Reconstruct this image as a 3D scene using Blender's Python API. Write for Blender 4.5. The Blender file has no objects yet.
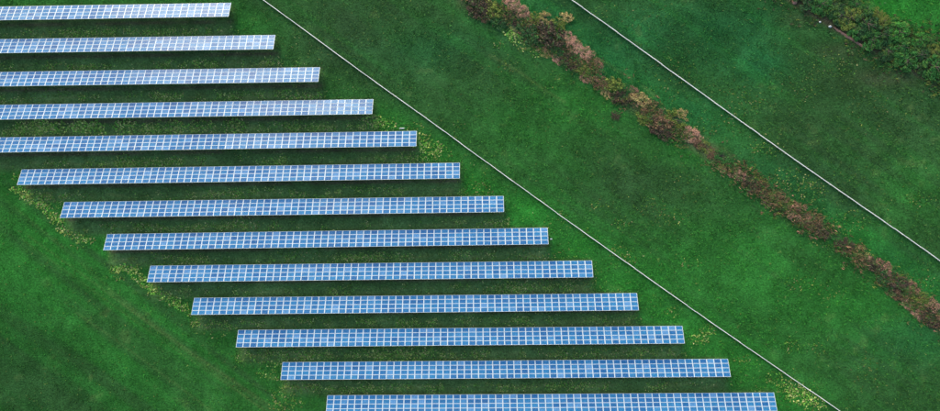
import bpy, math, random
import numpy as np
from mathutils import Matrix, Vector

random.seed(7)
rng = np.random.default_rng(7)
scene = bpy.context.scene
COL = scene.collection

# ------------------------------------------------------------------ camera
FPX, CAM = 580.96, (48.201, 1.834, 137.734)          # focal length in photo pixels, position in metres
RA, RB, RC = -0.01581, 0.02383, -0.01251


def cam_rot():
    a, b, c = RA, RB, RC
    rx = np.array([[1, 0, 0], [0, math.cos(a), -math.sin(a)], [0, math.sin(a), math.cos(a)]])
    ry = np.array([[math.cos(b), 0, math.sin(b)], [0, 1, 0], [-math.sin(b), 0, math.cos(b)]])
    rz = np.array([[math.cos(c), -math.sin(c), 0], [math.sin(c), math.cos(c), 0], [0, 0, 1]])
    return rz @ ry @ rx


R = cam_rot()
cam_data = bpy.data.cameras.new('camera')
cam_data.sensor_width = 36.0
cam_data.lens = 36.0 * FPX / 940.0
cam_data.clip_start = 0.5
cam_data.clip_end = 12000.0
cam = bpy.data.objects.new('camera', cam_data)
COL.objects.link(cam)
m = Matrix([list(R[i]) for i in range(3)]).to_4x4()
m.translation = Vector(CAM)
cam.matrix_world = m
scene.camera = cam

# ------------------------------------------------------------------ sky, sun, exposure
SUN_EL, SUN_AZ = math.radians(21), math.radians(-20)    # azimuth from +Y, negative towards -X
world = bpy.data.worlds.new('World')
scene.world = world
world.use_nodes = True
wn, wl = world.node_tree.nodes, world.node_tree.links
wn.clear()
sky = wn.new('ShaderNodeTexSky')
sky.sky_type = 'NISHITA'
sky.sun_disc = False
sky.sun_elevation = SUN_EL
sky.sun_rotation = SUN_AZ
sky.air_density = 1.0
sky.dust_density = 2.0
bg = wn.new('ShaderNodeBackground')
bg.inputs['Strength'].default_value = 0.15
wo = wn.new('ShaderNodeOutputWorld')
wl.new(sky.outputs[0], bg.inputs['Color'])
wl.new(bg.outputs[0], wo.inputs[0])

sun_data = bpy.data.lights.new('sun', 'SUN')
sun_data.energy = 1.0
sun_data.angle = math.radians(22)
sun_data.color = (1.0, 0.98, 0.90)
sun = bpy.data.objects.new('sun', sun_data)
COL.objects.link(sun)
sd = Vector((math.sin(SUN_AZ) * math.cos(SUN_EL), math.cos(SUN_AZ) * math.cos(SUN_EL), math.sin(SUN_EL)))
sun.rotation_euler = sd.to_track_quat('Z', 'Y').to_euler()
sun.location = (0, 0, 200)

scene.view_settings.view_transform = 'Standard'
scene.view_settings.look = 'None'
scene.view_settings.gamma = 1.0
scene.view_settings.exposure = 1.05


# ------------------------------------------------------------------ helpers
def at(px, py, z=0.0):
    """ground point (metres) seen at a pixel of the 940 x 411 photograph"""
    px = np.asarray(px, float); py = np.asarray(py, float)
    d = np.stack([(px - 470) / FPX, -(py - 205.5) / FPX, -np.ones_like(px)], -1) @ R.T
    t = (z - CAM[2]) / d[..., 2]
    return np.stack([CAM[0] + d[..., 0] * t, CAM[1] + d[..., 1] * t], -1)


def in_view(x, y, z=0.0):
    q = (np.stack([x - CAM[0], y - CAM[1], np.zeros_like(x) + z - CAM[2]], -1)) @ R
    return 470 + FPX * q[..., 0] / -q[..., 2], 205.5 - FPX * q[..., 1] / -q[..., 2]


def terrain(x, y):
    """gentle unevenness of the meadow"""
    return (0.05 * np.sin(x * 0.11 + 1.3) * np.cos(y * 0.13) + 0.03 * np.sin(x * 0.37 + y * 0.29)
            + 0.02 * np.cos(x * 0.71 - y * 0.53))


def new_mesh(name, verts, faces, mats, smooth=False, mat_idx=None):
    me = bpy.data.meshes.new(name)
    me.from_pydata([tuple(v) for v in verts], [], [tuple(f) for f in faces])
    for mt in mats:
        me.materials.append(mt)
    if mat_idx is not None:
        me.polygons.foreach_set('material_index', mat_idx)
    if smooth:
        me.polygons.foreach_set('use_smooth', [True] * len(me.polygons))
    me.update()
    return me


def tri_mesh(name, tris, mats, colors=None, mat_idx=None):
    """tris: array (n,3,3), loose triangles; colors (n,3) per triangle"""
    n = len(tris)
    me = bpy.data.meshes.new(name)
    me.vertices.add(n * 3)
    me.vertices.foreach_set('co', tris.reshape(-1).astype(np.float32))
    me.loops.add(n * 3)
    me.loops.foreach_set('vertex_index', np.arange(n * 3, dtype=np.int32))
    me.polygons.add(n)
    me.polygons.foreach_set('loop_start', np.arange(0, n * 3, 3, dtype=np.int32))
    for mt in mats:
        me.materials.append(mt)
    if mat_idx is not None:
        me.polygons.foreach_set('material_index', mat_idx)
    if colors is not None:
        at_ = me.attributes.new('tint', 'FLOAT_COLOR', 'POINT')
        c = np.ones((n, 3, 4), np.float32)
        c[..., :3] = colors[:, None, :]
        at_.data.foreach_set('color', c.reshape(-1))
    me.update()
    me.validate()
    return me


def link(name, data, parent=None, loc=None):
    o = bpy.data.objects.new(name, data)
    COL.objects.link(o)
    if parent is not None:
        o.parent = parent
    if loc is not None:
        o.location = loc
    return o


def tag(o, label=None, cat=None, group=None, kind=None):
    if label: o['label'] = label
    if cat: o['category'] = cat
    if group: o['group'] = group
    if kind: o['kind'] = kind
    return o


class MB:
    """collects boxes, prisms and tubes into one mesh"""
    def __init__(s):
        s.v, s.f, s.mi = [], [], []

    def box(s, c, size, mi=0, rot=None):
        x, y, z = size[0] / 2, size[1] / 2, size[2] / 2
        b = len(s.v)
        for sx, sy, sz in ((-1, -1, -1), (1, -1, -1), (1, 1, -1), (-1, 1, -1), (-1, -1, 1), (1, -1, 1), (1, 1, 1), (-1, 1, 1)):
            p = Vector((sx * x, sy * y, sz * z))
            if rot is not None: p = rot @ p
            s.v.append((c[0] + p.x, c[1] + p.y, c[2] + p.z))
        for f in ((0, 3, 2, 1), (4, 5, 6, 7), (0, 1, 5, 4), (1, 2, 6, 5), (2, 3, 7, 6), (3, 0, 4, 7)):
            s.f.append([b + i for i in f]); s.mi.append(mi)

    def tube(s, pts, radii, n=6, mi=0):
        base = len(s.v)
        for k, (p, r) in enumerate(zip(pts, radii)):
            d = (Vector(pts[min(k + 1, len(pts) - 1)]) - Vector(pts[max(k - 1, 0)])).normalized()
            a = d.orthogonal().normalized(); b = d.cross(a)
            for j in range(n):
                t = 2 * math.pi * j / n
                q = Vector(p) + (a * math.cos(t) + b * math.sin(t)) * r
                s.v.append(tuple(q))
        for k in range(len(pts) - 1):
            for j in range(n):
                j2 = (j + 1) % n
                s.f.append([base + k * n + j, base + k * n + j2, base + (k + 1) * n + j2, base + (k + 1) * n + j]); s.mi.append(mi)
        s.f.append([base + j for j in range(n)][::-1]); s.mi.append(mi)
        s.f.append([base + (len(pts) - 1) * n + j for j in range(n)]); s.mi.append(mi)

    def mesh(s, name, mats, smooth=False):
        return new_mesh(name, s.v, s.f, mats, smooth, s.mi)


# ------------------------------------------------------------------ materials
def mat(name):
    mt = bpy.data.materials.new(name)
    mt.use_nodes = True
    nt = mt.node_tree
    b = nt.nodes['Principled BSDF']
    return mt, nt.nodes, nt.links, b


def simple(name, col, rough=0.6, metal=0.0, var=0.12, scale=3.0):
    mt, n, l, b = mat(name)
    b.inputs['Roughness'].default_value = rough
    b.inputs['Metallic'].default_value = metal
    g = n.new('ShaderNodeNewGeometry')
    t = n.new('ShaderNodeTexNoise'); t.inputs['Scale'].default_value = scale; t.inputs['Detail'].default_value = 5
    l.new(g.outputs['Position'], t.inputs['Vector'])
    mr = n.new('ShaderNodeMapRange'); mr.inputs['From Min'].default_value = 0.3; mr.inputs['From Max'].default_value = 0.7
    mr.inputs['To Min'].default_value = 1 - var; mr.inputs['To Max'].default_value = 1 + var
    l.new(t.outputs['Fac'], mr.inputs['Value'])
    mx = n.new('ShaderNodeVectorMath'); mx.operation = 'SCALE'
    mx.inputs[0].default_value = col
    l.new(mr.outputs[0], mx.inputs['Scale'])
    l.new(mx.outputs[0], b.inputs['Base Color'])
    return mt


M_FRAME = simple('aluminium_frame', (0.57, 0.62, 0.62), 0.45, 0.0, 0.05)
M_STEEL = simple('galvanised_steel', (0.38, 0.39, 0.40), 0.5, 0.6)
M_FENCE = simple('weathered_white_paint', (0.88, 0.85, 0.74), 0.7, 0, 0.10, 0.9)
M_BOARD = simple('weathered_grey_board', (0.22, 0.21, 0.17), 0.8, 0, 0.2, 0.9)
M_BOX = simple('pale_grey_plastic', (0.6, 0.62, 0.62), 0.5)
M_STONE = simple('pale_stone', (0.55, 0.56, 0.52), 0.9, 0, 0.2)
M_BARK = simple('bark', (0.09, 0.065, 0.05), 0.9, 0, 0.3)


def panel_glass():
    mt, n, l, b = mat('blue_silicon_cells')
    oi = n.new('ShaderNodeObjectInfo')
    ramp = n.new('ShaderNodeValToRGB')
    e = ramp.color_ramp.elements
    e[0].position = 0.0; e[0].color = (0.005, 0.088, 0.25, 1)
    e[1].position = 1.0; e[1].color = (0.075, 0.215, 0.42, 1)
    k = ramp.color_ramp.elements.new(0.35); k.color = (0.008, 0.118, 0.295, 1)
    k = ramp.color_ramp.elements.new(0.85); k.color = (0.016, 0.155, 0.335, 1)
    l.new(oi.outputs['Random'], ramp.inputs['Fac'])
    tc = n.new('ShaderNodeTexCoord')
    # the gaps between cells, a fine pale grid (6 x 10 cells)
    mp = n.new('ShaderNodeMapping'); mp.inputs['Scale'].default_value = (1 / 0.158, 1 / 0.158, 1)
    l.new(tc.outputs['Object'], mp.inputs['Vector'])
    fr = n.new('ShaderNodeVectorMath'); fr.operation = 'FRACTION'
    l.new(mp.outputs[0], fr.inputs[0])
    sx = n.new('ShaderNodeSeparateXYZ'); l.new(fr.outputs[0], sx.inputs[0])
    a = n.new('ShaderNodeMath'); a.operation = 'LESS_THAN'; a.inputs[1].default_value = 0.035
    c = n.new('ShaderNodeMath'); c.operation = 'LESS_THAN'; c.inputs[1].default_value = 0.035
    l.new(sx.outputs['X'], a.inputs[0]); l.new(sx.outputs['Y'], c.inputs[0])
    mxx = n.new('ShaderNodeMath'); mxx.operation = 'MAXIMUM'
    l.new(a.outputs[0], mxx.inputs[0]); l.new(c.outputs[0], mxx.inputs[1])
    # crystal grain, a little different on each module
    t = n.new('ShaderNodeTexNoise'); t.inputs['Scale'].default_value = 5.0; t.noise_dimensions = '4D'
    l.new(tc.outputs['Object'], t.inputs['Vector'])
    w = n.new('ShaderNodeMath'); w.operation = 'MULTIPLY'; w.inputs[1].default_value = 57.0
    l.new(oi.outputs['Random'], w.inputs[0]); l.new(w.outputs[0], t.inputs['W'])
    hs = n.new('ShaderNodeHueSaturation')
    mr = n.new('ShaderNodeMapRange'); mr.inputs['From Min'].default_value = 0.35; mr.inputs['From Max'].default_value = 0.65
    mr.inputs['To Min'].default_value = 0.75; mr.inputs['To Max'].default_value = 1.25
    l.new(t.outputs['Fac'], mr.inputs['Value']); l.new(mr.outputs[0], hs.inputs['Value'])
    l.new(ramp.outputs[0], hs.inputs['Color'])
    mix = n.new('ShaderNodeMix'); mix.data_type = 'RGBA'
    l.new(mxx.outputs[0], mix.inputs['Factor'])
    l.new(hs.outputs[0], mix.inputs['A'])
    mix.inputs['B'].default_value = (0.26, 0.36, 0.52, 1)
    l.new(mix.outputs['Result'], b.inputs['Base Color'])
    b.inputs['Roughness'].default_value = 0.30
    b.inputs['Specular IOR Level'].default_value = 0.10
    b.inputs['Coat Weight'].default_value = 0.13
    b.inputs['Coat Roughness'].default_value = 0.16
    b.inputs['Coat IOR'].default_value = 1.45
    return mt


M_GLASS = panel_glass()
M_SHEET = simple('white_backsheet', (0.40, 0.51, 0.60), 0.5, 0, 0.04)


def ground_mat():
    mt, n, l, b = mat('meadow_soil_and_turf')
    at_ = n.new('ShaderNodeAttribute'); at_.attribute_name = 'tint'
    g = n.new('ShaderNodeNewGeometry')
    prev = at_.outputs['Color']
    for sc, lo, hi, det, dist in ((0.055, 0.80, 1.22, 6, 1.2), (0.35, 0.80, 1.22, 6, 0.6), (2.4, 0.58, 1.45, 6, 0.3)):
        t = n.new('ShaderNodeTexNoise')
        t.inputs['Scale'].default_value = sc; t.inputs['Detail'].default_value = det
        t.inputs['Roughness'].default_value = 0.62; t.inputs['Distortion'].default_value = dist
        l.new(g.outputs['Position'], t.inputs['Vector'])
        mr = n.new('ShaderNodeMapRange')
        mr.inputs['From Min'].default_value = 0.32; mr.inputs['From Max'].default_value = 0.68
        mr.inputs['To Min'].default_value = lo; mr.inputs['To Max'].default_value = hi
        l.new(t.outputs['Fac'], mr.inputs['Value'])
        sc_ = n.new('ShaderNodeVectorMath'); sc_.operation = 'SCALE'
        l.new(prev, sc_.inputs[0]); l.new(mr.outputs[0], sc_.inputs['Scale'])
        prev = sc_.outputs[0]
    l.new(prev, b.inputs['Base Color'])
    b.inputs['Roughness'].default_value = 0.95
    b.inputs['Specular IOR Level'].default_value = 0.02
    t = n.new('ShaderNodeTexNoise'); t.inputs['Scale'].default_value = 3.5; t.inputs['Detail'].default_value = 6
    l.new(g.outputs['Position'], t.inputs['Vector'])
    bp = n.new('ShaderNodeBump'); bp.inputs['Strength'].default_value = 0.8; bp.inputs['Distance'].default_value = 0.2
    l.new(t.outputs['Fac'], bp.inputs['Height']); l.new(bp.outputs[0], b.inputs['Normal'])
    return mt


def tint_mat(name, trans=0.25):
    mt, n, l, b = mat(name)
    at_ = n.new('ShaderNodeAttribute'); at_.attribute_name = 'tint'
    l.new(at_.outputs['Color'], b.inputs['Base Color'])
    b.inputs['Roughness'].default_value = 0.7
    b.inputs['Specular IOR Level'].default_value = 0.04
    return mt


def foliage_mat(name, spread=0.55, alt=(0.30, 0.24, 0.08), alt_amt=0.15):
    """leaf colour = colour of the plant (object colour), varied leaf by leaf"""
    mt, n, l, b = mat(name)
    oi = n.new('ShaderNodeObjectInfo')
    g = n.new('ShaderNodeNewGeometry')
    mr = n.new('ShaderNodeMapRange')
    mr.inputs['To Min'].default_value = 1 - spread; mr.inputs['To Max'].default_value = 1 + spread
    l.new(g.outputs['Random Per Island'], mr.inputs['Value'])
    tn = n.new('ShaderNodeTexNoise'); tn.inputs['Scale'].default_value = 0.9; tn.inputs['Detail'].default_value = 3
    l.new(g.outputs['Position'], tn.inputs['Vector'])
    r2 = n.new('ShaderNodeMapRange'); r2.inputs['From Min'].default_value = 0.52; r2.inputs['From Max'].default_value = 0.66
    r2.inputs['To Max'].default_value = alt_amt
    l.new(tn.outputs['Fac'], r2.inputs['Value'])
    mix = n.new('ShaderNodeMix'); mix.data_type = 'RGBA'
    l.new(r2.outputs[0], mix.inputs['Factor'])
    l.new(oi.outputs['Color'], mix.inputs['A']); mix.inputs['B'].default_value = (*alt, 1)
    sc = n.new('ShaderNodeVectorMath'); sc.operation = 'SCALE'
    l.new(mix.outputs['Result'], sc.inputs[0]); l.new(mr.outputs[0], sc.inputs['Scale'])
    l.new(sc.outputs[0], b.inputs['Base Color'])
    b.inputs['Roughness'].default_value = 0.75
    b.inputs['Specular IOR Level'].default_value = 0.06
    return mt


M_GROUND = ground_mat()
M_GRASS = tint_mat('grass_blades')
M_FLOWER = tint_mat('pale_flower_heads')
M_LEAF = foliage_mat('broad_leaves', 0.6, (0.14, 0.25, 0.05), 0.7)
M_TWIGLEAF = foliage_mat('dry_twigs_and_leaves', 0.65, (0.08, 0.20, 0.045), 0.7)

# ------------------------------------------------------------------ layout taken off the photograph
FENCE_A = [(205, -42), (263.7, 0), (315.5, 38), (350, 63.5), (390.7, 93), (440, 128.1), (480.7, 158), (532, 195), (580.5, 230),
           (634, 268), (706, 319), (780, 370), (835.5, 408), (890, 447)]
FENCE_B = [(512, -42), (571, 0), (620, 34.7), (654.7, 60), (700, 92.6), (749.5, 128), (765.8, 140), (800, 164), (870, 212.5),
           (907, 238), (940, 261.6), (1000, 305)]
HEDGE_C = [(430, -40), (472, 0), (505, 20), (545, 40), (590, 68), (625, 95), (660, 120), (690, 138), (730, 165), (765, 192),
           (800, 218), (840, 240), (875, 270), (905, 292), (940, 322), (990, 360)]
HEDGE_T = [(760, -40), (800, -8), (835, 14), (865, 32), (900, 50), (940, 72), (990, 100)]
STRIP_L = [(-10, 165), (30, 185), (60, 210), (95, 240), (120, 262), (150, 285), (185, 318), (220, 345), (255, 380), (290, 411), (330, 450)]


def poly(pts):
    p = np.array(pts, float)
    return at(p[:, 0], p[:, 1])


def signed(P, line):
    """distance to a polyline (m), positive on its upper-right side"""
    best = np.full(P.shape[:-1], 1e9); sgn = np.ones(P.shape[:-1])
    for a, b in zip(line[:-1], line[1:]):
        d = b - a; L2 = (d ** 2).sum()
        t = np.clip(((P - a) @ d) / L2, 0, 1)
        q = P - (a + t[..., None] * d)
        dd = np.sqrt((q ** 2).sum(-1))
        s = d[0] * q[..., 1] - d[1] * q[..., 0]
        k = dd < best
        best = np.where(k, dd, best); sgn = np.where(k, np.where(s > 0, 1, -1), sgn)
    return best * sgn


LA, LB, LC, LT, LS = map(poly, (FENCE_A, FENCE_B, HEDGE_C, HEDGE_T, STRIP_L))

ROWS = [(-63.642, 46.795, -0.00439), (-53.225, 38.998, -0.00433), (-42.745, 31.146, -0.00319), (-30.201, 23.312, -0.00133),
        (-20.022, 15.575, 0.00019), (-9.962, 7.875, 0.00137), (0.238, -0.073, 0.00136), (10.498, -7.782, 0.00322),
        (20.8, -15.541, 0.00198), (31.256, -23.325, 0.00238), (41.774, -31.123, 0.00228), (52.299, -38.933, 0.00182),
        (62.93, -46.923, 0.00192)]
TILT, SLOPE_L, PITCH, NCOL, ZC = 0.40528, 4.07719, 1.67, 63, 1.6


def vnoise(x, y, s, seed=0):
    """smooth value noise"""
    r = np.random.default_rng(seed); G = r.random((256, 256))
    u, v = x / s + 91.3, y / s + 47.7
    i, j = np.floor(u).astype(int), np.floor(v).astype(int)
    a, b = u - i, v - j
    a = a * a * (3 - 2 * a); b = b * b * (3 - 2 * b)
    g = lambda p, q: G[p % 256, q % 256]
    return (g(i, j) * (1 - a) + g(i + 1, j) * a) * (1 - b) + (g(i, j + 1) * (1 - a) + g(i + 1, j + 1) * a) * b


def fbm(x, y, s, seed=0, o=4):
    t = 0; w = 0; a = 1.0
    for k in range(o):
        t = t + a * vnoise(x, y, s / 2 ** k, seed + k); w += a; a *= 0.55
    return t / w


def sm(a, b, x):
    t = np.clip((x - a) / (b - a), 0, 1)
    return t * t * (3 - 2 * t)


GREEN = np.array([0.027, 0.120, 0.022])
DEEP = np.array([0.032, 0.075, 0.025])
BRIGHT = np.array([0.026, 0.182, 0.023])
OLIVE = np.array([0.150, 0.195, 0.060])
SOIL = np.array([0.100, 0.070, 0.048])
TEAL = np.array([0.018, 0.118, 0.034])

# patches of lusher / thinner grass: px, py, rx, ry, colour, strength
PATCH = [
    (60, 240, 90, 45, BRIGHT, .55), (30, 300, 80, 40, BRIGHT, .35), (60, 385, 110, 62, np.array([.018, .066, .015]), .98), (230, 400, 80, 22, GREEN, .5),
    (150, 350, 60, 30, BRIGHT, .3), (15, 345, 50, 60, np.array([.018, .070, .016]), .7),
    (370, 25, 100, 55, DEEP, .85), (330, 60, 50, 30, DEEP, .4), (470, 90, 60, 45, DEEP, .5), (520, 140, 60, 30, GREEN, .4),
    (440, 50, 60, 20, TEAL, .5), (560, 110, 70, 25, BRIGHT, .35), (640, 190, 80, 40, DEEP, .75), (600, 250, 50, 25, DEEP, .3),
    (740, 250, 60, 40, BRIGHT, .45), (830, 300, 90, 35, BRIGHT, .5), (690, 150, 40, 16, BRIGHT, .4), (760, 350, 60, 40, GREEN, .6),
    (880, 380, 70, 40, DEEP, .35), (920, 340, 50, 24, TEAL, .4),
    (220, 25, 70, 14, BRIGHT, .30), (390, 125, 25, 20, BRIGHT, .45), (430, 150, 30, 20, BRIGHT, .45), (475, 190, 30, 25, BRIGHT, .6),
    (530, 215, 35, 25, BRIGHT, .8), (590, 245, 35, 22, BRIGHT, .7), (640, 280, 40, 25, BRIGHT, .7), (690, 320, 40, 25, BRIGHT, .7),
    (740, 355, 40, 25, BRIGHT, .6), (800, 400, 40, 22, BRIGHT, .6), (480, 60, 40, 14, DEEP, .5),
    (640, 30, 60, 30, TEAL, .5), (780, 60, 60, 60, BRIGHT, .16), (720, 20, 60, 30, TEAL, .4), (820, 130, 70, 40, DEEP, .6),
    (860, 180, 60, 30, DEEP, .5), (910, 190, 30, 30, BRIGHT, .3), (860, 70, 70, 26, DEEP, .65), (920, 110, 50, 30, DEEP, .4),
    (900, 10, 50, 26, BRIGHT, .9), (925, 20, 20, 40, GREEN, .5),
    (620, 60, 30, 20, TEAL, .35), (700, 110, 40, 14, TEAL, .4), (860, 235, 40, 18, BRIGHT, .45), (790, 180, 40, 18, TEAL, .3),
    (545, 12, 22, 10, TEAL, .3), (735, 25, 34, 22, TEAL, .8), (760, 62, 34, 22, TEAL, .7), (690, 60, 40, 20, TEAL, .4),
    (885, 78, 40, 9, SOIL * .8, .40), (840, 50, 30, 8, SOIL * .8, .30), (805, 18, 20, 8, SOIL, .35), (700, 150, 18, 10, GREEN, .6),
]
# thin lines worn into the grass (old wheel tracks): points, half width (m), colour, strength
TRACK = [([(27, 235), (76, 270), (152, 325), (198, 357), (262, 400), (300, 425)], .18, OLIVE, .26),
         ([(20, 238), (70, 274), (146, 329), (192, 361), (256, 404), (290, 428)], .18, OLIVE, .16),
         ([(122, 304), (160, 332), (200, 362), (245, 396), (270, 415)], .18, OLIVE, .24),
         ([(76, 313), (110, 336), (150, 365), (198, 401), (215, 415)], .18, OLIVE, .2),
         ([(0, 195), (60, 245), (122, 300), (200, 359), (285, 420)], .18, OLIVE, .2),
         ([(0, 228), (60, 275), (120, 318), (230, 395)], .5, DEEP, .35),
         ([(5, 182), (70, 235), (140, 292), (210, 350), (290, 411)], .7, DEEP, .45),
         ([(490, 55), (520, 72), (548, 92), (565, 102)], .25, OLIVE, .28),
         ([(600, 60), (640, 84), (655, 96)], .35, OLIVE, .30), ([(770, 175), (800, 190), (815, 204)], .5, DEEP, .45),
         ([(726, 190), (745, 200), (760, 212)], .45, DEEP, .55), ([(840, 250), (862, 262)], .5, DEEP, .4)]
# spots of dry, yellowing stalks and blossom: centre px, py, radius px, amount
BLOOM = [(15, 177, 4, .6), (17, 189, 5, 1.0), (27, 195, 6, 1.0), (36, 201, 6, 1.0), (44, 206, 6, 1.0), (50, 214, 5, 1.0), (57, 220, 6, 1.0),
         (62, 229, 5, .9), (72, 234, 6, .7), (82, 239, 5, .9), (91, 241, 4, .9), (40, 190, 6, .4), (55, 205, 6, .5), (78, 246, 5, .4),
         (115, 269, 5, 1.0), (123, 268, 5, .9), (132, 270, 6, 1.0), (139, 277, 6, 1.0), (146, 284, 6, 1.0), (155, 290, 6, 1.0),
         (165, 296, 6, .9), (174, 301, 6, 1.0), (183, 307, 5, .9), (190, 313, 5, .7), (130, 260, 5, .5), (150, 262, 5, .3), (120, 278, 5, .5),
         (200, 322, 7, .4),
         (25, 128, 9, 1.2), (42, 127, 9, 1.3), (60, 128, 8, 1.0), (80, 127, 8, 1.4), (95, 129, 9, 1.1), (125, 127, 9, 1.0), (150, 128, 8, .8), (175, 127, 9, .8), (200, 126, 9, .7), (235, 126, 9, .8),
         (10, 132, 8, .5), (30, 33, 6, .6), (60, 36, 14, .3), (40, 97, 20, .3), (125, 160, 8, .6), (160, 128, 16, .4),
         (372, 120, 8, .9), (385, 126, 9, .8), (365, 118, 6, .5), (420, 140, 9, .8), (432, 148, 9, .8), (442, 155, 8, .6),
         (425, 157, 8, .5), (240, 130, 30, .25), (300, 127, 14, .3), (415, 128, 8, .4), (480, 188, 12, .3),
         (235, 225, 8, .4), (245, 223, 10, .5), (225, 262, 8, .3), (160, 258, 9, .4), (300, 256, 14, .35), (520, 254, 10, .3),
         (545, 284, 40, .4), (500, 287, 20, .3), (620, 352, 20, .4), (400, 355, 20, .6), (375, 352, 10, .5), (300, 354, 12, .5),
         (440, 353, 14, .4), (560, 350, 14, .4), (630, 355, 10, .3), (700, 338, 8, .7), (708, 330, 7, .6), (672, 312, 6, .5),
         (620, 300, 10, .4), (790, 386, 10, .7), (800, 396, 11, .9), (815, 404, 9, .7), (775, 378, 8, .5), (742, 360, 7, .4),
         (760, 392, 8, .3), (620, 252, 9, .45), (632, 258, 8, .4), (622, 224, 8, .4), (600, 205, 8, .3), (650, 205, 12, .25),
         (670, 218, 12, .3), (690, 262, 10, .25), (500, 45, 6, .4), (510, 32, 6, .9), (515, 38, 6, .9), (524, 45, 7, .8),
         (535, 52, 6, .7), (508, 66, 8, .3), (660, 96, 14, .25), (700, 130, 14, .3), (755, 145, 10, .35), (775, 150, 8, .35),
         (730, 118, 8, .3), (790, 180, 16, .4), (812, 190, 14, .4), (850, 222, 16, .28), (838, 232, 10, .25), (870, 262, 10, .4),
         (915, 280, 12, .3), (930, 284, 10, .3), (918, 200, 9, .3), (858, 180, 8, .2), (675, 70, 20, .2), (740, 100, 18, .25),
         (800, 85, 20, .2), (835, 62, 20, .25), (600, 15, 8, .3), (770, 205, 10, .3), (820, 245, 8, .3), (800, 282, 12, .25),
         (830, 290, 12, .25), (790, 345, 9, .4), (870, 375, 20, .15), (815, 350, 8, .3), (260, 355, 10, .5), (272, 372, 12, .5),
         (285, 400, 14, .5), (255, 340, 8, .3), (300, 388, 8, .4), (215, 330, 12, .3), (770, 130, 10, .2), (290, 92, 10, .5),
         (296, 64, 4, .5), (240, 62, 20, .15), (560, 218, 6, .4), (545, 225, 5, .3), (588, 232, 8, .2), (460, 125, 8, .2),
         (640, 12, 20, .15), (690, 180, 20, .12), (560, 80, 12, .15), (600, 120, 14, .12), (880, 110, 30, .12), (330, 350, 40, .2)]


def ground_color(x, y):
    P = np.stack([x, y], -1)
    n1, n2, n3 = fbm(x, y, 38, 1), fbm(x, y, 9, 11), fbm(x, y, 2.6, 23, 3)
    sA, sB, sC, sT, sS = (signed(P, L) for L in (LA, LB, LC, LT, LS))
    c = np.broadcast_to(GREEN, P.shape[:-1] + (3,)).copy()

    def mix(col, w):
        nonlocal c
        c = c * (1 - w[..., None]) + np.asarray(col) * w[..., None]
    # the fields between the lines
    mix(DEEP, 0.62 * (sB > 0) * (sT < 0))
    mix(TEAL, 0.45 * ((sB < 0) & (sC > 0)))
    mix(DEEP, 0.30 * ((sA > 0) & (sC < 0)))
    mix(BRIGHT, 0.65 * (sT > 0))
    # fence shadows painted into the turf, darkest just lower left of each fence
    mix(DEEP, 0.55 * np.exp(-((sA + 1.2) / 2.0) ** 2)); mix(DEEP, 0.60 * np.exp(-((sB + 1.4) / 2.2) ** 2))
    for px, py, rx, ry, col, st in PATCH:
        cx, cy = at(px, py)
        d = ((x - cx) / (rx / 4.2)) ** 2 + ((y - cy) / (ry / 4.2)) ** 2
        mix(col, st * np.exp(-d * 0.9) * (0.45 + 1.1 * n2).clip(0, 1.2))
    # mown field lower left has long faint streaks along its edge
    u = x * 0.80 - y * 0.60; v = x * 0.60 + y * 0.80
    st = vnoise(u / 18, v, 1.6, 77)
    mix(DEEP, 0.35 * (sS < 0) * sm(.45, .85, st)); mix(BRIGHT, 0.22 * (sS < 0) * sm(.55, .1, st))
    mow = vnoise((x * .81 - y * .585) / 22, x * .585 + y * .81, 1.3, 57)
    mix(DEEP, 0.22 * (sA > 0) * sm(.5, .9, mow)); mix(BRIGHT, 0.16 * (sA > 0) * sm(.5, .1, mow))
    for pts, hw, col, s_ in TRACK:
        d = np.abs(signed(P, poly(pts)))
        mix(col, s_ * np.exp(-(d / hw) ** 2) * sm(.25, .6, n2 + 0.3 * n3))
    # rows: grass beneath and along the panels painted lighter to lift their shade, soil under the high edge
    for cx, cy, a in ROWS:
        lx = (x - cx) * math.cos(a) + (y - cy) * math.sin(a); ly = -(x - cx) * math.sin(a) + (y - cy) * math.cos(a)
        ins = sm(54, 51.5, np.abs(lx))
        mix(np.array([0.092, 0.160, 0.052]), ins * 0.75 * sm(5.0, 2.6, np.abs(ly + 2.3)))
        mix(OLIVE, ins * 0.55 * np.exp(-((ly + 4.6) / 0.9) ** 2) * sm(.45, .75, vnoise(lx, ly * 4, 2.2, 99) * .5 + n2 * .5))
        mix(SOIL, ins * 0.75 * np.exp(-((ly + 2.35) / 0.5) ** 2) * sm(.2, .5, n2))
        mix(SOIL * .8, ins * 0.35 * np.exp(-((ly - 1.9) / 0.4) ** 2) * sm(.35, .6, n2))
    # undergrowth of the brown hedgerow and of the green hedge
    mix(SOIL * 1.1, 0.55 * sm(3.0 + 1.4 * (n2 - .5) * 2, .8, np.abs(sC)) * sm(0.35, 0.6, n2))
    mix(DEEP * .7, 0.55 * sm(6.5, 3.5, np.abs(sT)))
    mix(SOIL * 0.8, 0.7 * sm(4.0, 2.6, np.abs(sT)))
    # speckle
    k = 0.72 + 0.30 * n1 + 0.34 * n2 + 0.30 * (n3 - 0.5)
    c = c * k[..., None]
    mix(OLIVE, 0.18 * sm(.66, .80, n3) * sm(.45, .7, n2))
    return c


# ------------------------------------------------------------------ ground
def axis(lo, hi, step, far, grow=1.35):
    core = list(np.arange(lo, hi + step, step))
    out, s, a = [], step, lo
    while a > -far:
        s *= grow; a -= s; out.append(a)
    hi_, s, b = [], step, core[-1]
    while b < far:
        s *= grow; b += s; hi_.append(b)
    return np.array(out[::-1] + core + hi_)


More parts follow.
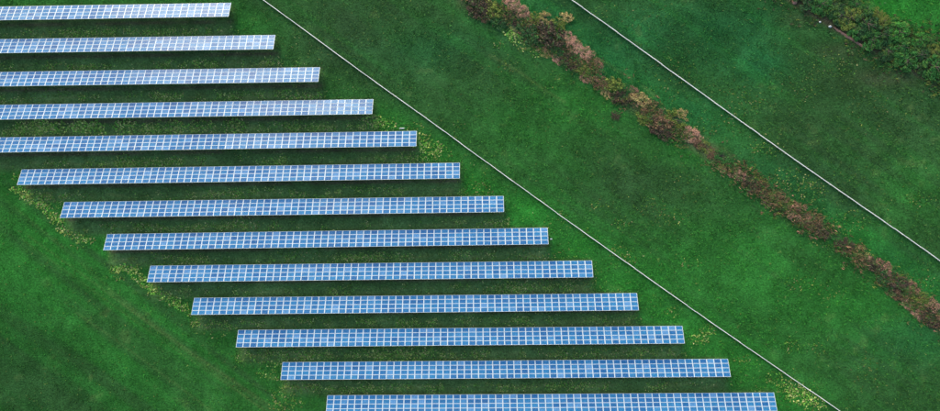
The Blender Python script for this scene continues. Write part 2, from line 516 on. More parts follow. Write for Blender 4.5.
gx = axis(-78, 178, 0.4, 5000); gy = axis(-60, 64, 0.4, 5000)
X, Y = np.meshgrid(gx, gy)
fade = sm(400, 120, np.hypot(X - 48, Y))
Z = terrain(X, Y) * fade
nx, ny = len(gx), len(gy)
idx = np.arange(nx * ny).reshape(ny, nx)
quads = np.stack([idx[:-1, :-1], idx[:-1, 1:], idx[1:, 1:], idx[1:, :-1]], -1).reshape(-1, 4)
me = bpy.data.meshes.new('ground')
me.vertices.add(nx * ny)
me.vertices.foreach_set('co', np.stack([X, Y, Z], -1).astype(np.float32).reshape(-1))
me.loops.add(len(quads) * 4); me.loops.foreach_set('vertex_index', quads.astype(np.int32).reshape(-1))
me.polygons.add(len(quads)); me.polygons.foreach_set('loop_start', np.arange(0, len(quads) * 4, 4, dtype=np.int32))
me.polygons.foreach_set('use_smooth', np.ones(len(quads), bool))
me.materials.append(M_GROUND)
ca = me.attributes.new('tint', 'FLOAT_COLOR', 'POINT')
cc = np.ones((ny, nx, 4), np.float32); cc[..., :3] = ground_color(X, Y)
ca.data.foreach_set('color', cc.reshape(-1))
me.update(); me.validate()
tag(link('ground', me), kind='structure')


# ------------------------------------------------------------------ grass and blossom (nobody could count them)
def tufts(name, px, py, col, size, blades, mat_, label, lean=1.0, width=0.10, up=0.55):
    P = at(px, py); x, y = P[..., 0], P[..., 1]
    n = len(x)
    z = terrain(x, y)
    ang = rng.random((n, blades)) * 2 * math.pi
    L = size[:, None] * (0.6 + 0.8 * rng.random((n, blades)))
    bx = x[:, None] + rng.normal(0, .30, (n, blades)) * size[:, None]; by = y[:, None] + rng.normal(0, .30, (n, blades)) * size[:, None]
    dx, dy = np.cos(ang), np.sin(ang)
    w = width * (0.6 + 0.8 * rng.random((n, blades)))
    zz = z[:, None] + 0 * ang
    hgt = L * up * (0.6 + 0.8 * rng.random((n, blades)))
    a = np.stack([bx - dy * w, by + dx * w, zz - .02 + 0.12 * hgt], -1)
    b = np.stack([bx + dy * w, by - dx * w, zz - .02 + 0.12 * hgt], -1)
    c = np.stack([bx + dx * L * lean, by + dy * L * lean, zz + hgt], -1)
    T = np.stack([a, b, c], 2).reshape(-1, 3, 3)
    C = np.repeat(col, blades, 0) * (0.65 + 0.7 * rng.random((n * blades, 1)))
    o = link(name, tri_mesh(name, T, [mat_], C))
    return tag(o, label, None, None, 'stuff')


N = 105000
px = rng.uniform(-14, 954, N); py = rng.uniform(-12, 423, N)
P = at(px, py)
dens = fbm(P[:, 0], P[:, 1], 3.2, 41, 3)
left = signed(P, LS) < -1
keep = (rng.random(N) < sm(.30, .62, dens) * np.where(left, .45, 1.0))
px, py, P = px[keep], py[keep], P[keep]
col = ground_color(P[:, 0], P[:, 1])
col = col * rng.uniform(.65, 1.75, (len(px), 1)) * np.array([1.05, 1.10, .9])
yel = rng.random(len(px)) < .035
col[yel] = col[yel] * .5 + OLIVE * .6
tag(tufts('meadow_grass', px, py, col, rng.uniform(.18, .46, len(px)), 4, M_GRASS,
          'rough dark green meadow grass covering the ground round and between the panel rows', width=0.05), cat='grass')

bp, bc, bs = [], [], []
PALE = np.array([0.56, 0.66, 0.17]); STRAW = np.array([0.74, 0.72, 0.30]); LIME = np.array([0.22, 0.52, 0.08])
for cx, cy, r, amt in BLOOM:
    clumps = int((.6 + 1.3 * amt) * amt * r * r * 1.0) + 1
    for _ in range(clumps):
        a = rng.random() * 6.28; q = r * math.sqrt(rng.random())
        x0, y0 = cx + q * math.cos(a) * 1.3 + rng.normal(0, r * .15), cy + q * math.sin(a) * .8 + rng.normal(0, r * .1)
        base = (PALE, STRAW, LIME, PALE * .8, LIME, LIME)[rng.integers(6)] * rng.uniform(.4, 1.25) * min(1.15, .45 + amt * .75)
        th = rng.random() * 6.28; ln = rng.uniform(.1, 1.0)
        for k in range(rng.integers(1, 6)):
            t = rng.uniform(-ln, ln)
            bp.append((x0 + t * math.cos(th) + rng.normal(0, .2), y0 + t * math.sin(th) * .8 + rng.normal(0, .2)))
            bc.append(base * rng.uniform(.6, 1.25)); bs.append(rng.uniform(.06, .16) * min(1, .6 + amt * .45))
for _ in range(4200):                                      # single stems scattered everywhere
    x0, y0 = rng.uniform(-5, 945), rng.uniform(-5, 416)
    base = (PALE, LIME, LIME, LIME)[rng.integers(4)] * rng.uniform(.15, .8) ** 1.3
    for k in range(rng.integers(1, 4)):
        bp.append((x0 + rng.normal(0, .4), y0 + rng.normal(0, .3))); bc.append(base); bs.append(rng.uniform(.04, .09))
def scatter(x, y, bright, big=.11):
    qx, qy = in_view(x, y)
    for a_, b_ in zip(qx, qy):
        bp.append((a_, b_)); bc.append((PALE, LIME, STRAW, LIME, LIME)[rng.integers(5)] * rng.uniform(.25, 1.0) * bright)
        bs.append(rng.uniform(.04, big))


for gi, (cx, cy, a) in enumerate(ROWS):                    # thin weedy growth down the middle of every lane
    n = 8500
    lx = rng.uniform(-54, 54, n); ly = rng.normal(-4.6 if gi != 3 else -4.4, .62, n)
    x = cx + lx * math.cos(a) - ly * math.sin(a); y = cy + lx * math.sin(a) + ly * math.cos(a)
    dd = .65 * fbm(x, y * 2.0, 9, 71, 3) + .35 * vnoise(x, y, 1.4, 73)
    k = rng.random(n) < sm(.42, .74, dd)
    scatter(x[k], y[k], 1.05, .15)
n = 26000                                                  # sparse flecks on both margins of the solar field
qx, qy = rng.uniform(0, 850, n), rng.uniform(0, 411, n)
P = at(qx, qy)
a_, s_ = signed(P, LA), signed(P, LS)
dd = .6 * fbm(P[:, 0], P[:, 1], 7, 81, 3) + .4 * vnoise(P[:, 0], P[:, 1], 1.8, 83)
k = (a_ < -1.0) & (a_ > -22) & (s_ > 1) & (rng.random(n) < .75 * sm(.45, .75, dd))
scatter(P[k, 0], P[k, 1], .95, .12)
bp = np.array(bp); bc = np.array(bc)
# nothing blooms through the panels
Pb = at(bp[:, 0], bp[:, 1]); ok = np.ones(len(bp), bool)
for cx, cy, a in ROWS:
    ok &= ~((np.abs(Pb[:, 0] - cx) < 53) & (np.abs(Pb[:, 1] - cy) < 1.6))
bp, bc, bs = bp[ok], bc[ok], np.array(bs)[ok]
tag(tufts('meadow_blossom', bp[:, 0], bp[:, 1], bc, bs, 6, M_FLOWER,
          'pale yellow blossom and dry stalks scattered in the grass beside the panel rows', width=0.085, up=.9), cat='wildflowers')

# ------------------------------------------------------------------ solar panel rows
CW, CH = PITCH - 0.022, SLOPE_L / 4 - 0.022            # module size


def module_mesh():
    v, f, mi = [], [], []
    w, h, t = CW / 2, CH / 2, 0.035      # wider frame at the short sides

    def ring(x, y, z): return [(-x, -y, z), (x, -y, z), (x, y, z), (-x, y, z)]
    for r in (ring(w, h, -t), ring(w, h, 0), ring(w - .062, h - .034, 0), ring(w - .062, h - .034, -0.006),
              ring(w - .105, h - .062, -0.006)):
        v += r
    for lv, m_ in ((0, 0), (1, 0), (2, 0), (3, 2)):
        for k in range(4):
            k2 = (k + 1) % 4
            f.append((lv * 4 + k, lv * 4 + k2, (lv + 1) * 4 + k2, (lv + 1) * 4 + k)); mi.append(m_)
    f.append((16, 17, 18, 19)); mi.append(1)
    f.append((3, 2, 1, 0)); mi.append(2)
    return new_mesh('solar_panel', v, f, [M_FRAME, M_GLASS, M_SHEET], False, mi)


MOD = module_mesh()
pb = MB(); pb.box((0, 0, -1.3), (0.10, 0.10, 2.6)); pb.box((0, 0, 0.02), (0.2, 0.2, 0.04)); POST = pb.mesh('post', [M_STEEL])
rb = MB(); rb.box((0, 0, 0), (0.08, SLOPE_L - 0.3, 0.10)); rb.box((0.0, 0, -0.06), (0.12, SLOPE_L - 0.5, 0.02)); RAFT = rb.mesh('rafter', [M_STEEL])
qb = MB(); qb.box((0, 0, 0), (NCOL * PITCH - 0.1, 0.06, 0.06)); qb.box((0, 0, -0.04), (NCOL * PITCH - 0.1, 0.09, 0.015)); PURL = qb.mesh('purlin', [M_STEEL])

ROW_LABEL = [
    'topmost solar panel row at the upper left corner, washed almost white toward its right end',
    'second solar panel row from the top, with a pale stretch at its right end',
    'third solar panel row from the top, its right half paler than its left',
    'fourth solar panel row from the top, above the band of yellow blossom',
    'fifth solar panel row from the top, directly beneath the band of yellow blossom',
    'sixth solar panel row from the top, uppermost whose left end is visible',
    'seventh solar panel row from the top, the middle one of the thirteen',
    'eighth solar panel row from the top, a small pale box at its right end',
    'ninth solar panel row from the top, its left end beside thick yellow blossom',
    'tenth solar panel row from the top, fourth up from the bottom edge',
    'eleventh solar panel row from the top, third up from the bottom edge',
    'twelfth solar panel row from the top, lowest one seen in full',
    'lowest solar panel row, its lower edge cut by the bottom of the picture',
]
tilt_q = Matrix.Rotation(-TILT, 4, 'X')                 # upper (far) edge low, lower edge high
ct, st_ = math.cos(TILT), math.sin(TILT)
for ri, (cx, cy, a) in enumerate(ROWS):
    root = link('solar_panel_row', None)
    root.location = (cx, cy, 0.0); root.rotation_euler = (0, 0, a)
    tag(root, ROW_LABEL[ri], 'solar array', 'long rows of blue solar panels')
    sect = 0.0; sx = 0.0
    for c in range(NCOL):
        if c % 9 == 0:                                  # tables of nine columns settle a little differently
            sect = rng.normal(0, .016); sx = rng.normal(0, .012)
        u = (c - (NCOL - 1) / 2) * PITCH
        for r in range(4):
            s = (1.5 - r) * SLOPE_L / 4
            o = bpy.data.objects.new('solar_panel', MOD)
            COL.objects.link(o); o.parent = root
            o.location = (u + rng.normal(0, .003), s * ct, ZC - s * st_ + rng.normal(0, .002))
            o.rotation_euler = (-TILT + sect + rng.normal(0, .004), sx + rng.normal(0, .004), 0)
    for k in range(16):
        u = (k - 7.5) * PITCH * 4.1
        for s in (-1.15, 1.15):
            o = link('post', POST, root, (u, s * ct, ZC - s * st_ - 0.24))
        o = link('rafter', RAFT, root, (u, -0.16 * st_, ZC - 0.16 * ct)); o.rotation_euler = (-TILT, 0, 0)
    for s in (-1.5, -0.5, 0.5, 1.5):
        o = link('purlin', PURL, root, (0, s * ct - 0.085 * st_, ZC - s * st_ - 0.085 * ct)); o.rotation_euler = (-TILT, 0, 0)

# a small pale box on a bracket past the right end of the eighth row
cx, cy, a = ROWS[7]
bxr = link('inverter_box', None, None, (cx + 52.61 + .75, cy - 0.6, 0))
tag(bxr, 'small pale box on a post just past the right end of the eighth panel row', 'electrical box')
b = MB(); b.box((0, 0, 1.0), (0.42, 0.20, 0.40)); b.box((0, 0, 1.21), (0.46, 0.24, 0.03)); link('housing', b.mesh('housing', [M_BOX]), bxr)
b = MB(); b.box((0, 0, 0.37), (0.08, 0.08, 0.80)); link('post', b.mesh('box_post', [M_STEEL]), bxr)


# ------------------------------------------------------------------ the two long white fences
def smooth_line(L, step):
    seg = np.sqrt(((L[1:] - L[:-1]) ** 2).sum(1)); cum = np.concatenate([[0], np.cumsum(seg)])
    n = int(cum[-1] / step); t = np.linspace(0, cum[-1], n + 1)
    x = np.interp(t, cum, L[:, 0]); y = np.interp(t, cum, L[:, 1])
    k = np.array([1, 2, 3, 2, 1]) / 9
    for _ in range(2):
        xs = np.convolve(np.pad(x, 2, 'edge'), k, 'valid'); ys = np.convolve(np.pad(y, 2, 'edge'), k, 'valid')
        xs[0], xs[-1], ys[0], ys[-1] = x[0], x[-1], y[0], y[-1]
        x, y = xs, ys
    return x, y


def fence(pts, label):
    x, y = smooth_line(poly(pts), 2.5)
    root = link('white_fence', None, None, (x[0], y[0], 0))
    tag(root, label, 'fence', 'long thin white fences crossing the meadow')
    cap, wall, posts = MB(), MB(), MB()
    for i in range(len(x) - 1):
        mx_, my_ = (x[i] + x[i + 1]) / 2 - x[0], (y[i] + y[i + 1]) / 2 - y[0]
        L = math.hypot(x[i + 1] - x[i], y[i + 1] - y[i]); an = math.atan2(y[i + 1] - y[i], x[i + 1] - x[i])
        q = Matrix.Rotation(an + rng.normal(0, .002), 3, 'Z')
        z = float(terrain(x[i], y[i]))
        jit = rng.normal(0, .02)
        n = Vector((-math.sin(an), math.cos(an), 0)) * jit
        cap.box((mx_ + n.x, my_ + n.y, z + 0.50 + rng.normal(0, .012)), (L - 0.02, 0.14 + rng.uniform(-.015, .02), 0.035), 0, q)
        for k, zz in enumerate((0.12, 0.32)):
            wall.box((mx_ + n.x, my_ + n.y, z + zz), (L - 0.05, 0.025, 0.13), 0, q)
        posts.box((x[i] - x[0], y[i] - y[0], z + 0.22), (0.10, 0.10, 0.52), 0, q)
    link('top_rail', cap.mesh('top_rail', [M_FENCE]), root)
    tag(link('fence_board', wall.mesh('fence_board', [M_BOARD]), root), kind='stuff')
    tag(link('fence_post', posts.mesh('fence_post', [M_FENCE]), root), kind='stuff')


fence(FENCE_A, 'long thin white fence running diagonally just right of the ends of the solar panel rows')
fence(FENCE_B, 'long thin white fence between the brown hedgerow and the upper right green hedge')


# ------------------------------------------------------------------ shrubs and trees
def crown_tris(seed, n, leaf, flat=0.6, lobes=9, spread=0.62, twiggy=0.0):
    """unit crown (radius about 1): loose leaves on and in a handful of uneven lobes"""
    r = np.random.default_rng(seed)
    th = r.random(lobes) * 6.28; rad = np.sqrt(r.random(lobes)) * spread
    c = np.stack([rad * np.cos(th), rad * np.sin(th), r.uniform(.35, .95, lobes) * (1 - .5 * rad)], -1)
    s = r.uniform(.16, .40, lobes) * (9 / lobes) ** .2
    k = r.integers(0, lobes, n)
    d = r.normal(size=(n, 3)); d /= np.linalg.norm(d, axis=1)[:, None]
    q = s[k][:, None] * (0.45 + 0.62 * r.random((n, 1)) ** 0.6)
    p = c[k] + d * q * np.array([1, 1, .8])
    p[:, 2] = np.maximum(p[:, 2], .03) * flat
    nrm = d * 0.6 + r.normal(size=(n, 3)) * 0.55 + np.array([0, 0, .5])
    nrm /= np.linalg.norm(nrm, axis=1)[:, None]
    t = np.cross(nrm, r.normal(size=(n, 3))); t /= np.linalg.norm(t, axis=1)[:, None]
    b = np.cross(nrm, t)
    L = leaf * r.uniform(.6, 1.4, (n, 1)); W = L * (r.uniform(.35, .7, (n, 1)) * (1 - twiggy) + .12 * twiggy)
    if twiggy: L = L * (1 + twiggy)
    a0, a1, a2, a3 = p - t * L, p + b * W, p + t * L, p - b * W
    # leaves are two triangles sharing a ridge, built as separate quads
    return np.stack([a0, a1, a2, a3], 1)


def quad_mesh(name, Q, mt):
    n = len(Q)
    me = bpy.data.meshes.new(name)
    me.vertices.add(n * 4); me.vertices.foreach_set('co', Q.astype(np.float32).reshape(-1))
    me.loops.add(n * 4); me.loops.foreach_set('vertex_index', np.arange(n * 4, dtype=np.int32))
    me.polygons.add(n); me.polygons.foreach_set('loop_start', np.arange(0, n * 4, 4, dtype=np.int32))
    me.materials.append(mt); me.update(); me.validate()
    return me


def stems_mesh(name, seed, n, h, r0):
    r = random.Random(seed); b = MB()
    for k in range(n):
        a = r.random() * 6.28; rr = r.uniform(.25, .8)
        hx, hy = rr * math.cos(a), rr * math.sin(a)
        b.tube([(0.05 * math.cos(a), .05 * math.sin(a), -.06), (hx * .35, hy * .35, h * .5), (hx, hy, h * r.uniform(.75, 1.05))],
               [r0, r0 * .6, r0 * .15], 5)
    return b.mesh(name, [M_BARK])


def trunk_mesh(name, seed):
    r = random.Random(seed); b = MB()
    b.tube([(0, 0, -.05), (.02, .01, .35), (.0, .03, .8), (.03, 0, 1.15)], [.075, .055, .04, .012], 7)
    for k in range(8):
        a = k * .79 + r.random() * .5; z = r.uniform(.25, .8); rr = r.uniform(.4, .75)
        b.tube([(0, 0, z), (rr * .5 * math.cos(a), rr * .5 * math.sin(a), z + .2), (rr * math.cos(a), rr * math.sin(a), z + .3)],
               [.03, .02, .006], 5)
    return b.mesh(name, [M_BARK])


SHRUB = [quad_mesh('crown', crown_tris(100 + k, 1300, .058, .55, 20, .82), M_TWIGLEAF) for k in range(4)]
TWIG = [quad_mesh('crown', crown_tris(200 + k, 1500, .065, .50, 22, .86, .5), M_TWIGLEAF) for k in range(4)]
STEM = [stems_mesh('stems', 300 + k, 9, .55, .03) for k in range(3)]
TREE = [quad_mesh('crown', crown_tris(400 + k, 3600, .048, .9, 40, .98), M_LEAF) for k in range(4)]
TRUNK = [trunk_mesh('trunk', 500 + k) for k in range(2)]

PINK, ROSE = (0.56, 0.30, 0.19), (0.36, 0.19, 0.12)
BROWN, UMBER = (0.19, 0.115, 0.062), (0.095, 0.068, 0.044)
TAN, OLV = (0.46, 0.34, 0.13), (0.18, 0.22, 0.045)
GRN, DGRN, LGRN = (0.050, 0.175, 0.040), (0.042, 0.105, 0.036), (0.07, 0.26, 0.045)


def plant(kind, px, py, dpx, color, label, h=1.0, i=[0], ell=1.0, rot=None, group='shrubs of the long brown hedgerow'):
    i[0] += 1; k = i[0]
    r = dpx / 4.22 / 2 / .95
    tree = kind == 'tree'
    P = at(px, py, r * h * (.7 if tree else .35))
    root = link('hedge_tree' if tree else 'shrub', None)
    root.location = (P[0], P[1], 0); root.rotation_euler = (0, 0, rot if rot is not None else random.random() * 6.28)
    root.scale = (r * ell, r / ell ** .3, r * h)
    tag(root, label, 'tree' if tree else 'shrub', group)
    o = link('crown', {'tree': TREE, 'shrub': SHRUB, 'twig': TWIG}[kind][k % 4], root); o.color = (*color, 1)
    link('trunk' if tree else 'stems', (TRUNK[k % 2] if tree else STEM[k % 3]), root)


D = -0.62   # direction of the hedgerow on the ground (radians)
HEDGE = [
    ('shrub', 706, 147, 15, OLV, 'low olive brown shrub just past the lower end of the middle stretch', .5),
    ('shrub', 713, 153, 14, BROWN, 'low brown shrub beside the green one in the gap of the hedgerow', .5),
    ('shrub', 732, 163, 14, GRN, 'small green shrub touching the upper tip of the long dark brown clump', .5),
    ('shrub', 838, 238, 13, GRN, 'small green shrub between the oval brown clump and the lone dark shrub', .5),
    ('shrub', 603, 74, 13, GRN, 'small green shrub at the foot of the long pink streak', .6),
    ('shrub', 628, 88, 13, GRN, 'small green shrub squeezed beside the dull pink brush above the spur', .6),
    ('shrub', 563, 53, 12, GRN, 'small green shrub left of the lower half of the pink streak', .6),
    ('shrub', 786, 193, 12, GRN, 'small green shrub on the right rim beside the small pink brush', .5),
    ('shrub', 905, 277, 12, GRN, 'small green shrub on the right rim of the lowest clump', .6),
    ('shrub', 478, 4, 24, UMBER, 'dark brown shrub at the very top of the brown hedgerow, left of the pink brush', 1.0),
    ('shrub', 494, 9, 20, OLV, 'olive brown shrub just left of the topmost pink brush', 1.0),
    ('shrub', 500, 20, 17, DGRN, 'blackish green shrub below the olive one at the top of the brown hedgerow', 1.0),
    ('shrub', 482, 15, 14, BROWN, 'low brown shrub on the left flank of the hedgerow near the top edge', .7),
    ('twig', 512, 3, 15, PINK, 'pink brown brush cut by the top edge of the picture', .6),
    ('twig', 520, 10, 14, PINK, 'pink brown brush second from the top edge', .6),
    ('twig', 527, 16, 11, ROSE, 'small dull pink brush just above the big dark hollow shrub', .5),
    ('shrub', 515, 19, 14, UMBER, 'dark shrub squeezed below the topmost pink brush', .8),
    ('shrub', 536, 17, 15, OLV, 'olive yellow shrub on the upper rim of the biggest dark shrub', .8),
    ('shrub', 548, 33, 30, UMBER, 'biggest and darkest brown shrub of the hedgerow, below the olive and tan bushes', .9),
    ('shrub', 531, 31, 22, DGRN, 'dark green shrub against the left side of the biggest dark brown shrub', .8),
    ('shrub', 547, 19, 13, TAN, 'tan shrub on top of the biggest dark brown shrub', .8),
    ('shrub', 560, 24, 15, OLV, 'olive tan shrub between the biggest dark shrub and the fence', .9),
    ('shrub', 566, 17, 13, TAN, 'tan shrub standing nearest the right hand fence near the top', .9),
    ('twig', 567, 38, 15, PINK, 'bright pink brush right beside the biggest dark brown shrub', .5),
    ('twig', 576, 47, 16, PINK, 'bright pink brush in the middle of the long pink streak', .5),
    ('twig', 588, 56, 17, PINK, 'wide bright pink brush low in the long pink streak', .5),
    ('twig', 598, 66, 14, ROSE, 'dull rose brush at the lower end of the long pink streak', .5),
    ('shrub', 556, 49, 18, DGRN, 'dark green shrub below the biggest dark brown shrub', .7),
    ('shrub', 570, 60, 17, UMBER, 'dark brown shrub left of the middle of the pink streak', .7),
    ('twig', 558, 60, 11, PINK, 'small pinkish brush on the lower left rim, left of a dark brown shrub', .5),
    ('twig', 546, 54, 9, TAN, 'tiny tan brush on the lower left rim below the biggest dark shrub', .4),
    ('shrub', 583, 70, 16, OLV, 'olive shrub under the lower end of the pink streak', .7),
    ('twig', 586, 78, 13, ROSE, 'rose brown brush on the lower left rim below the pink streak', .5),
    ('shrub', 600, 81, 17, BROWN, 'brown shrub just below the end of the pink streak', .7),
    ('shrub', 612, 83, 18, OLV, 'olive green shrub right of the brown one below the pink streak', .8),
    ('twig', 607, 94, 10, TAN, 'small tan brush on the left rim above the dark clump with a spur', .5),
    ('shrub', 621, 99, 17, UMBER, 'dark shrub above the little dark spur jutting into the field', .9),
    ('shrub', 614, 114, 9, UMBER, 'small dark shrub forming the spur that juts left into the field', .6),
    ('twig', 634, 92, 12, ROSE, 'dull pink brush right of the dark shrub above the spur', .6),
    ('shrub', 641, 98, 17, TAN, 'tan and green shrub right of the dull pink brush', .9),
    ('shrub', 652, 107, 16, BROWN, 'brown shrub below the tan and green one', .8),
    ('shrub', 645, 116, 17, OLV, 'olive brown shrub on the left rim below the tan and green one', .7),
    ('shrub', 661, 122, 21, BROWN, 'large mid brown shrub in the middle stretch of the hedgerow', .9),
    ('shrub', 664, 132, 18, UMBER, 'dark shrub at the lower left of the large mid brown one', .8),
    ('shrub', 675, 118, 18, OLV, 'olive shrub right of the large mid brown one', .8),
    ('twig', 684, 116, 11, TAN, 'bright tan brush on the right rim, nearest the fence in the middle stretch', .7),
    ('twig', 690, 135, 16, PINK, 'pink tan brush below the bright tan one, in the middle stretch', .6),
    ('shrub', 699, 142, 16, BROWN, 'brown shrub ending the middle stretch of the hedgerow', .7),
    ('shrub', 722, 158, 13, GRN, 'green shrub standing in the gap of the brown hedgerow', .7),
    ('twig', 724, 168, 12, TAN, 'flat tan brush at the upper tip of the long dark brown clump', .4),
    ('shrub', 739, 174, 20, ROSE, 'reddish brown shrub at the upper part of the long dark brown clump', .7),
    ('shrub', 752, 181, 21, UMBER, 'dark umber shrub in the heart of the long dark brown clump', .8),
    ('shrub', 762, 190, 18, BROWN, 'brown shrub at the lower end of the long dark brown clump', .7),
    ('twig', 768, 200, 11, PINK, 'small pink brush directly below the long dark brown clump', .5),
    ('shrub', 779, 198, 17, BROWN, 'brown shrub right of the small pink brush', .6),
    ('shrub', 790, 206, 16, OLV, 'olive brown shrub between two brown clumps in the lower hedgerow', .6),
    ('shrub', 799, 214, 20, ROSE, 'reddish brown shrub at the upper left of the oval brown clump', .7),
    ('shrub', 812, 222, 20, BROWN, 'brown shrub in the middle of the oval brown clump', .7),
    ('shrub', 823, 232, 19, UMBER, 'dark shrub at the lower end of the oval brown clump', .8),
    ('shrub', 848, 243, 17, UMBER, 'dark shrub standing alone just below the oval brown clump', .7),
    ('shrub', 860, 252, 15, TAN, 'yellow tan shrub at the right of the lone dark shrub', .7),
    ('twig', 870, 258, 9, PINK, 'small pink brush right above the lowest long clump', .6),
    ('shrub', 872, 266, 18, UMBER, 'dark reddish shrub starting the lowest long clump', .8),
    ('shrub', 887, 268, 17, ROSE, 'reddish brown shrub on the upper right rim of the lowest clump', .7),
    ('shrub', 888, 281, 21, DGRN, 'dark green shrub on the left rim of the lowest clump', .8),
    ('shrub', 900, 284, 20, UMBER, 'dark umber shrub in the middle of the lowest clump', .8),
    ('shrub', 897, 295, 16, BROWN, 'low brown shrub on the left rim above a pink brush of the lowest clump', .6),
    ('twig', 912, 288, 15, ROSE, 'rose brown brush on the right rim of the lowest clump', .6),
    ('twig', 908, 303, 13, PINK, 'pink brush on the left rim of the lowest clump', .5),
    ('shrub', 920, 300, 20, OLV, 'olive brown shrub between the two pink brushes of the lowest clump', .8),
    ('twig', 918, 312, 14, PINK, 'pink brush at the left rim near the right edge of the picture', .5),
    ('shrub', 932, 304, 18, ROSE, 'reddish brown shrub at the right edge of the picture', .7),
    ('shrub', 931, 317, 21, UMBER, 'dark shrub at the lower end of the hedgerow by the right edge', .8),
    ('shrub', 945, 322, 20, BROWN, 'brown shrub cut by the right edge of the picture', .8),
]
for kd, px_, py_, d_, c_, lab, h_ in HEDGE:
    jig = 1 + random.uniform(-.12, .12)
    plant(kd, px_ + random.uniform(-1.5, 1.5), py_ + random.uniform(-1.5, 1.5), d_ * random.uniform(.9, 1.12), tuple(v * jig for v in c_), lab, h_ * .7, ell=1.3, rot=D + random.uniform(-.35, .35))

TREES = [
    (806, -2, 20, DGRN, 'dark green tree at the top left end of the green hedge', 1.0),
    (822, 4, 22, GRN, 'mid green tree second from the top end of the green hedge', 1.0),
    (838, 6, 20, DGRN, 'dark tree cut by the top edge behind the second hedge tree', 1.0),
    (842, 15, 20, DGRN, 'dark green tree above the upper end of the reddish bare soil edge', 1.1),
    (851, 17, 20, OLV, 'yellow tipped tree in the upper middle of the green hedge', 1.0),
    (856, 3, 16, GRN, 'green tree at the top edge on the bright field side of the hedge', .8),
    (858, 31, 18, GRN, 'mid green tree above the lower end of the reddish bare soil edge', 1.0),
    (868, 24, 21, DGRN, 'blackish green tree in the middle of the green hedge', 1.15),
    (873, 40, 19, GRN, 'mid green tree in the middle of the hedge on its lower left side', 1.0),
    (884, 21, 14, OLV, 'small olive yellow tree on the bright field side of the hedge', .8),
    (885, 34, 21, DGRN, 'dark green tree left of the brightest yellow green tree', 1.1),
    (888, 51, 20, DGRN, 'dark tree on the lower left side above the bare soil spot', .9),
    (900, 32, 18, LGRN, 'light green tree on the field side, next to the brightest yellow tip', .9),
    (906, 27, 10, TAN, 'small yellow tan tree standing out against the bright green field', .8),
    (903, 46, 22, GRN, 'large mid green tree in the lower right part of the hedge', 1.1),
    (908, 60, 19, GRN, 'green tree directly above the bare soil spot', .9),
    (920, 40, 16, LGRN, 'light yellow green tree near the right edge on the field side', .8),
    (922, 55, 21, DGRN, 'dark green tree near the right edge of the picture', 1.0),
    (935, 51, 15, OLV, 'olive yellow tree at the right edge on the field side', .8),
    (868, 8, 14, LGRN, 'light green bush at the top edge beyond the yellow tipped tree', .7),
    (878, 12, 12, OLV, 'small olive bush out on the bright field side near the top edge', .6),
    (930, 40, 13, LGRN, 'small light green bush on the field side close to the right edge', .7),
    (895, 24, 12, LGRN, 'small light green bush beside the olive yellow tree on the field side', .7),
    (936, 67, 21, GRN, 'mid green tree cut by the right edge of the picture', 1.0),
    (926, 70, 14, DGRN, 'small dark tree right of the bare soil spot', .7),
]
for px_, py_, d_, c_, lab, h_ in TREES:
    plant('tree', px_, py_, d_ * random.uniform(.85, 1.2), c_, lab, h_ * random.uniform(.4, .65), group='trees and bushes of the upper right green hedge')


# undergrowth under both hedges, low enough that nobody could count it
def undergrowth(name, line, n, half, cols, label, size, shift=0.0):
    L = poly(line); seg = np.sqrt(((L[1:] - L[:-1]) ** 2).sum(1)); cum = np.concatenate([[0], np.cumsum(seg)])
    t = rng.random(n) * cum[-1]
    x = np.interp(t, cum, L[:, 0]) ; y = np.interp(t, cum, L[:, 1])
    off = rng.normal(0, half, n)
    d = np.array([.81, -.58]); x = x + off * .58; y = y + off * .81
    if shift: x, y = x + shift * .58, y + shift * .81
    dens = fbm(x, y, 5.0, 63, 3); k = rng.random(n) < sm(.36, .56, dens)
    k &= np.abs(signed(np.stack([x, y], -1), poly([(825, 21), (833, 27), (867, 49), (875, 53)]))) > 1.0
    x, y = x[k], y[k]
    qx, qy = in_view(x, y)
    C = np.array(cols)[rng.integers(len(cols), size=len(x))] * rng.uniform(.6, 1.3, (len(x), 1))
    return tag(tufts(name, qx, qy, C, rng.uniform(size * .6, size * 1.4, len(x)), 5, M_FLOWER, label, width=.055, up=1.1), cat='undergrowth')


undergrowth('bramble_undergrowth', HEDGE_C, 15000, 1.35, [BROWN, ROSE, OLV, GRN, BROWN, DGRN, GRN, GRN],
            'low brown and olive bramble growing under and between the hedgerow shrubs', .42)
undergrowth('hedge_undergrowth', HEDGE_T, 9000, 3.2, [DGRN, GRN, OLV, UMBER, GRN],
            'dark low growth filling the foot of the green hedge', .45, 1.2)


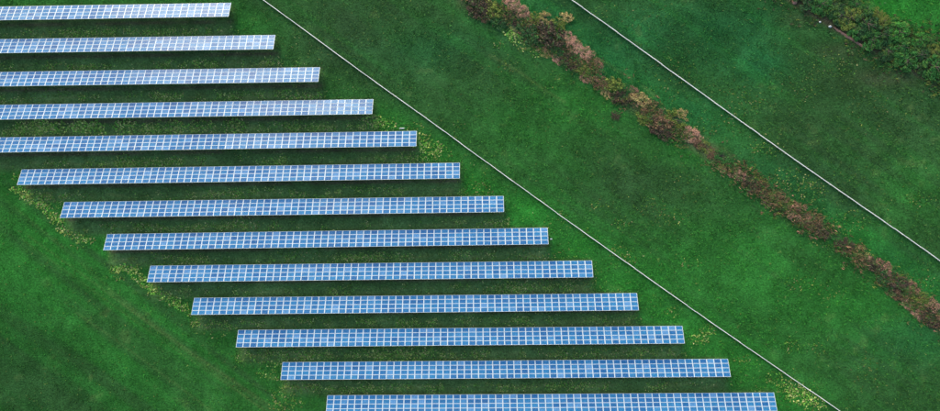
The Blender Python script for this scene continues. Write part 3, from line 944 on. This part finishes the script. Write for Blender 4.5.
# narrow strip of bare reddish earth and a few pale stones at the foot of the green hedge
def lump(seed, rx, ry, rz, n=9, rings=4):
    r = random.Random(seed); v, f = [(0, 0, rz)], []
    for i in range(1, rings + 1):
        ph = i / rings * math.pi * .5
        for j in range(n):
            a = 2 * math.pi * j / n; k = 1 + r.uniform(-.22, .22)
            v.append((rx * math.sin(ph) * math.cos(a) * k, ry * math.sin(ph) * math.sin(a) * k, rz * math.cos(ph) * (1 + r.uniform(-.15, .15)) - (.04 if i == rings else 0)))
    for j in range(n): f.append((0, 1 + j, 1 + (j + 1) % n))
    for i in range(rings - 1):
        for j in range(n):
            a, b_ = 1 + i * n + j, 1 + i * n + (j + 1) % n
            f.append((a, a + n, b_ + n, b_))
    return v, f


M_EARTH = simple('red_bare_earth', (0.30, 0.155, 0.105), .95, 0, .35, 1.5)
x, y = smooth_line(poly([(833, 27), (840, 31.5), (850, 38), (860, 44.5), (867, 49)]), .5)
v, f = [], []
for i in range(len(x)):
    t = i / (len(x) - 1); w = .42 * math.sin(math.pi * min(max(t, .04), .96)) ** .4 * random.uniform(.6, 1.25)
    for s, z in ((-1, -.03), (-.5, .10), (.4, .16), (1, -.03)):
        v.append((x[i] + s * w * .57 + random.uniform(-.05, .05), y[i] + s * w * .82, z + float(terrain(x[i], y[i])) + random.uniform(-.02, .02)))
for i in range(len(x) - 1):
    for j in range(3):
        a_ = i * 4 + j; f.append((a_, a_ + 4, a_ + 5, a_ + 1))
tag(link('earth_bank', new_mesh('earth_bank', v, f, [M_EARTH], True)), kind='structure')

for nm, px_, py_, sx, sy, sz, mt, lab, ct_ in (
        ('soil_heap', 915.5, 66.5, .75, .5, .35, M_EARTH, 'small heap of reddish earth at the foot of the green hedge, right end', 'soil heap'),
        ('soil_heap', 794, 2, .6, .6, .3, M_EARTH, 'small heap of pale earth at the top end of the green hedge', 'soil heap'),
        ('pale_stone', 830, 26.5, .42, .25, .22, M_STONE, 'pale stone at the upper end of the strip of bare red earth', 'stone'),
        ('pale_stone', 820, 22, .26, .2, .15, M_STONE, 'small pale stone in the grass left of the strip of bare red earth', 'stone'),
        ('pale_stone', 402, 128.4, .75, .20, .22, M_STONE, 'long pale object lying in the grass above the right end of the fifth panel row', 'stone'),
        ('pale_stone', 543.5, 25.5, .22, .2, .3, M_STONE, 'small pale stone at the top of the biggest dark brown shrub', 'stone')):
    v, f = lump(int(px_), sx, sy, sz)
    P = at(px_, py_)
    o = link(nm, new_mesh(nm, v, f, [mt], True), None, (P[0], P[1], float(terrain(P[0], P[1]))))
    tag(o, lab, ct_)
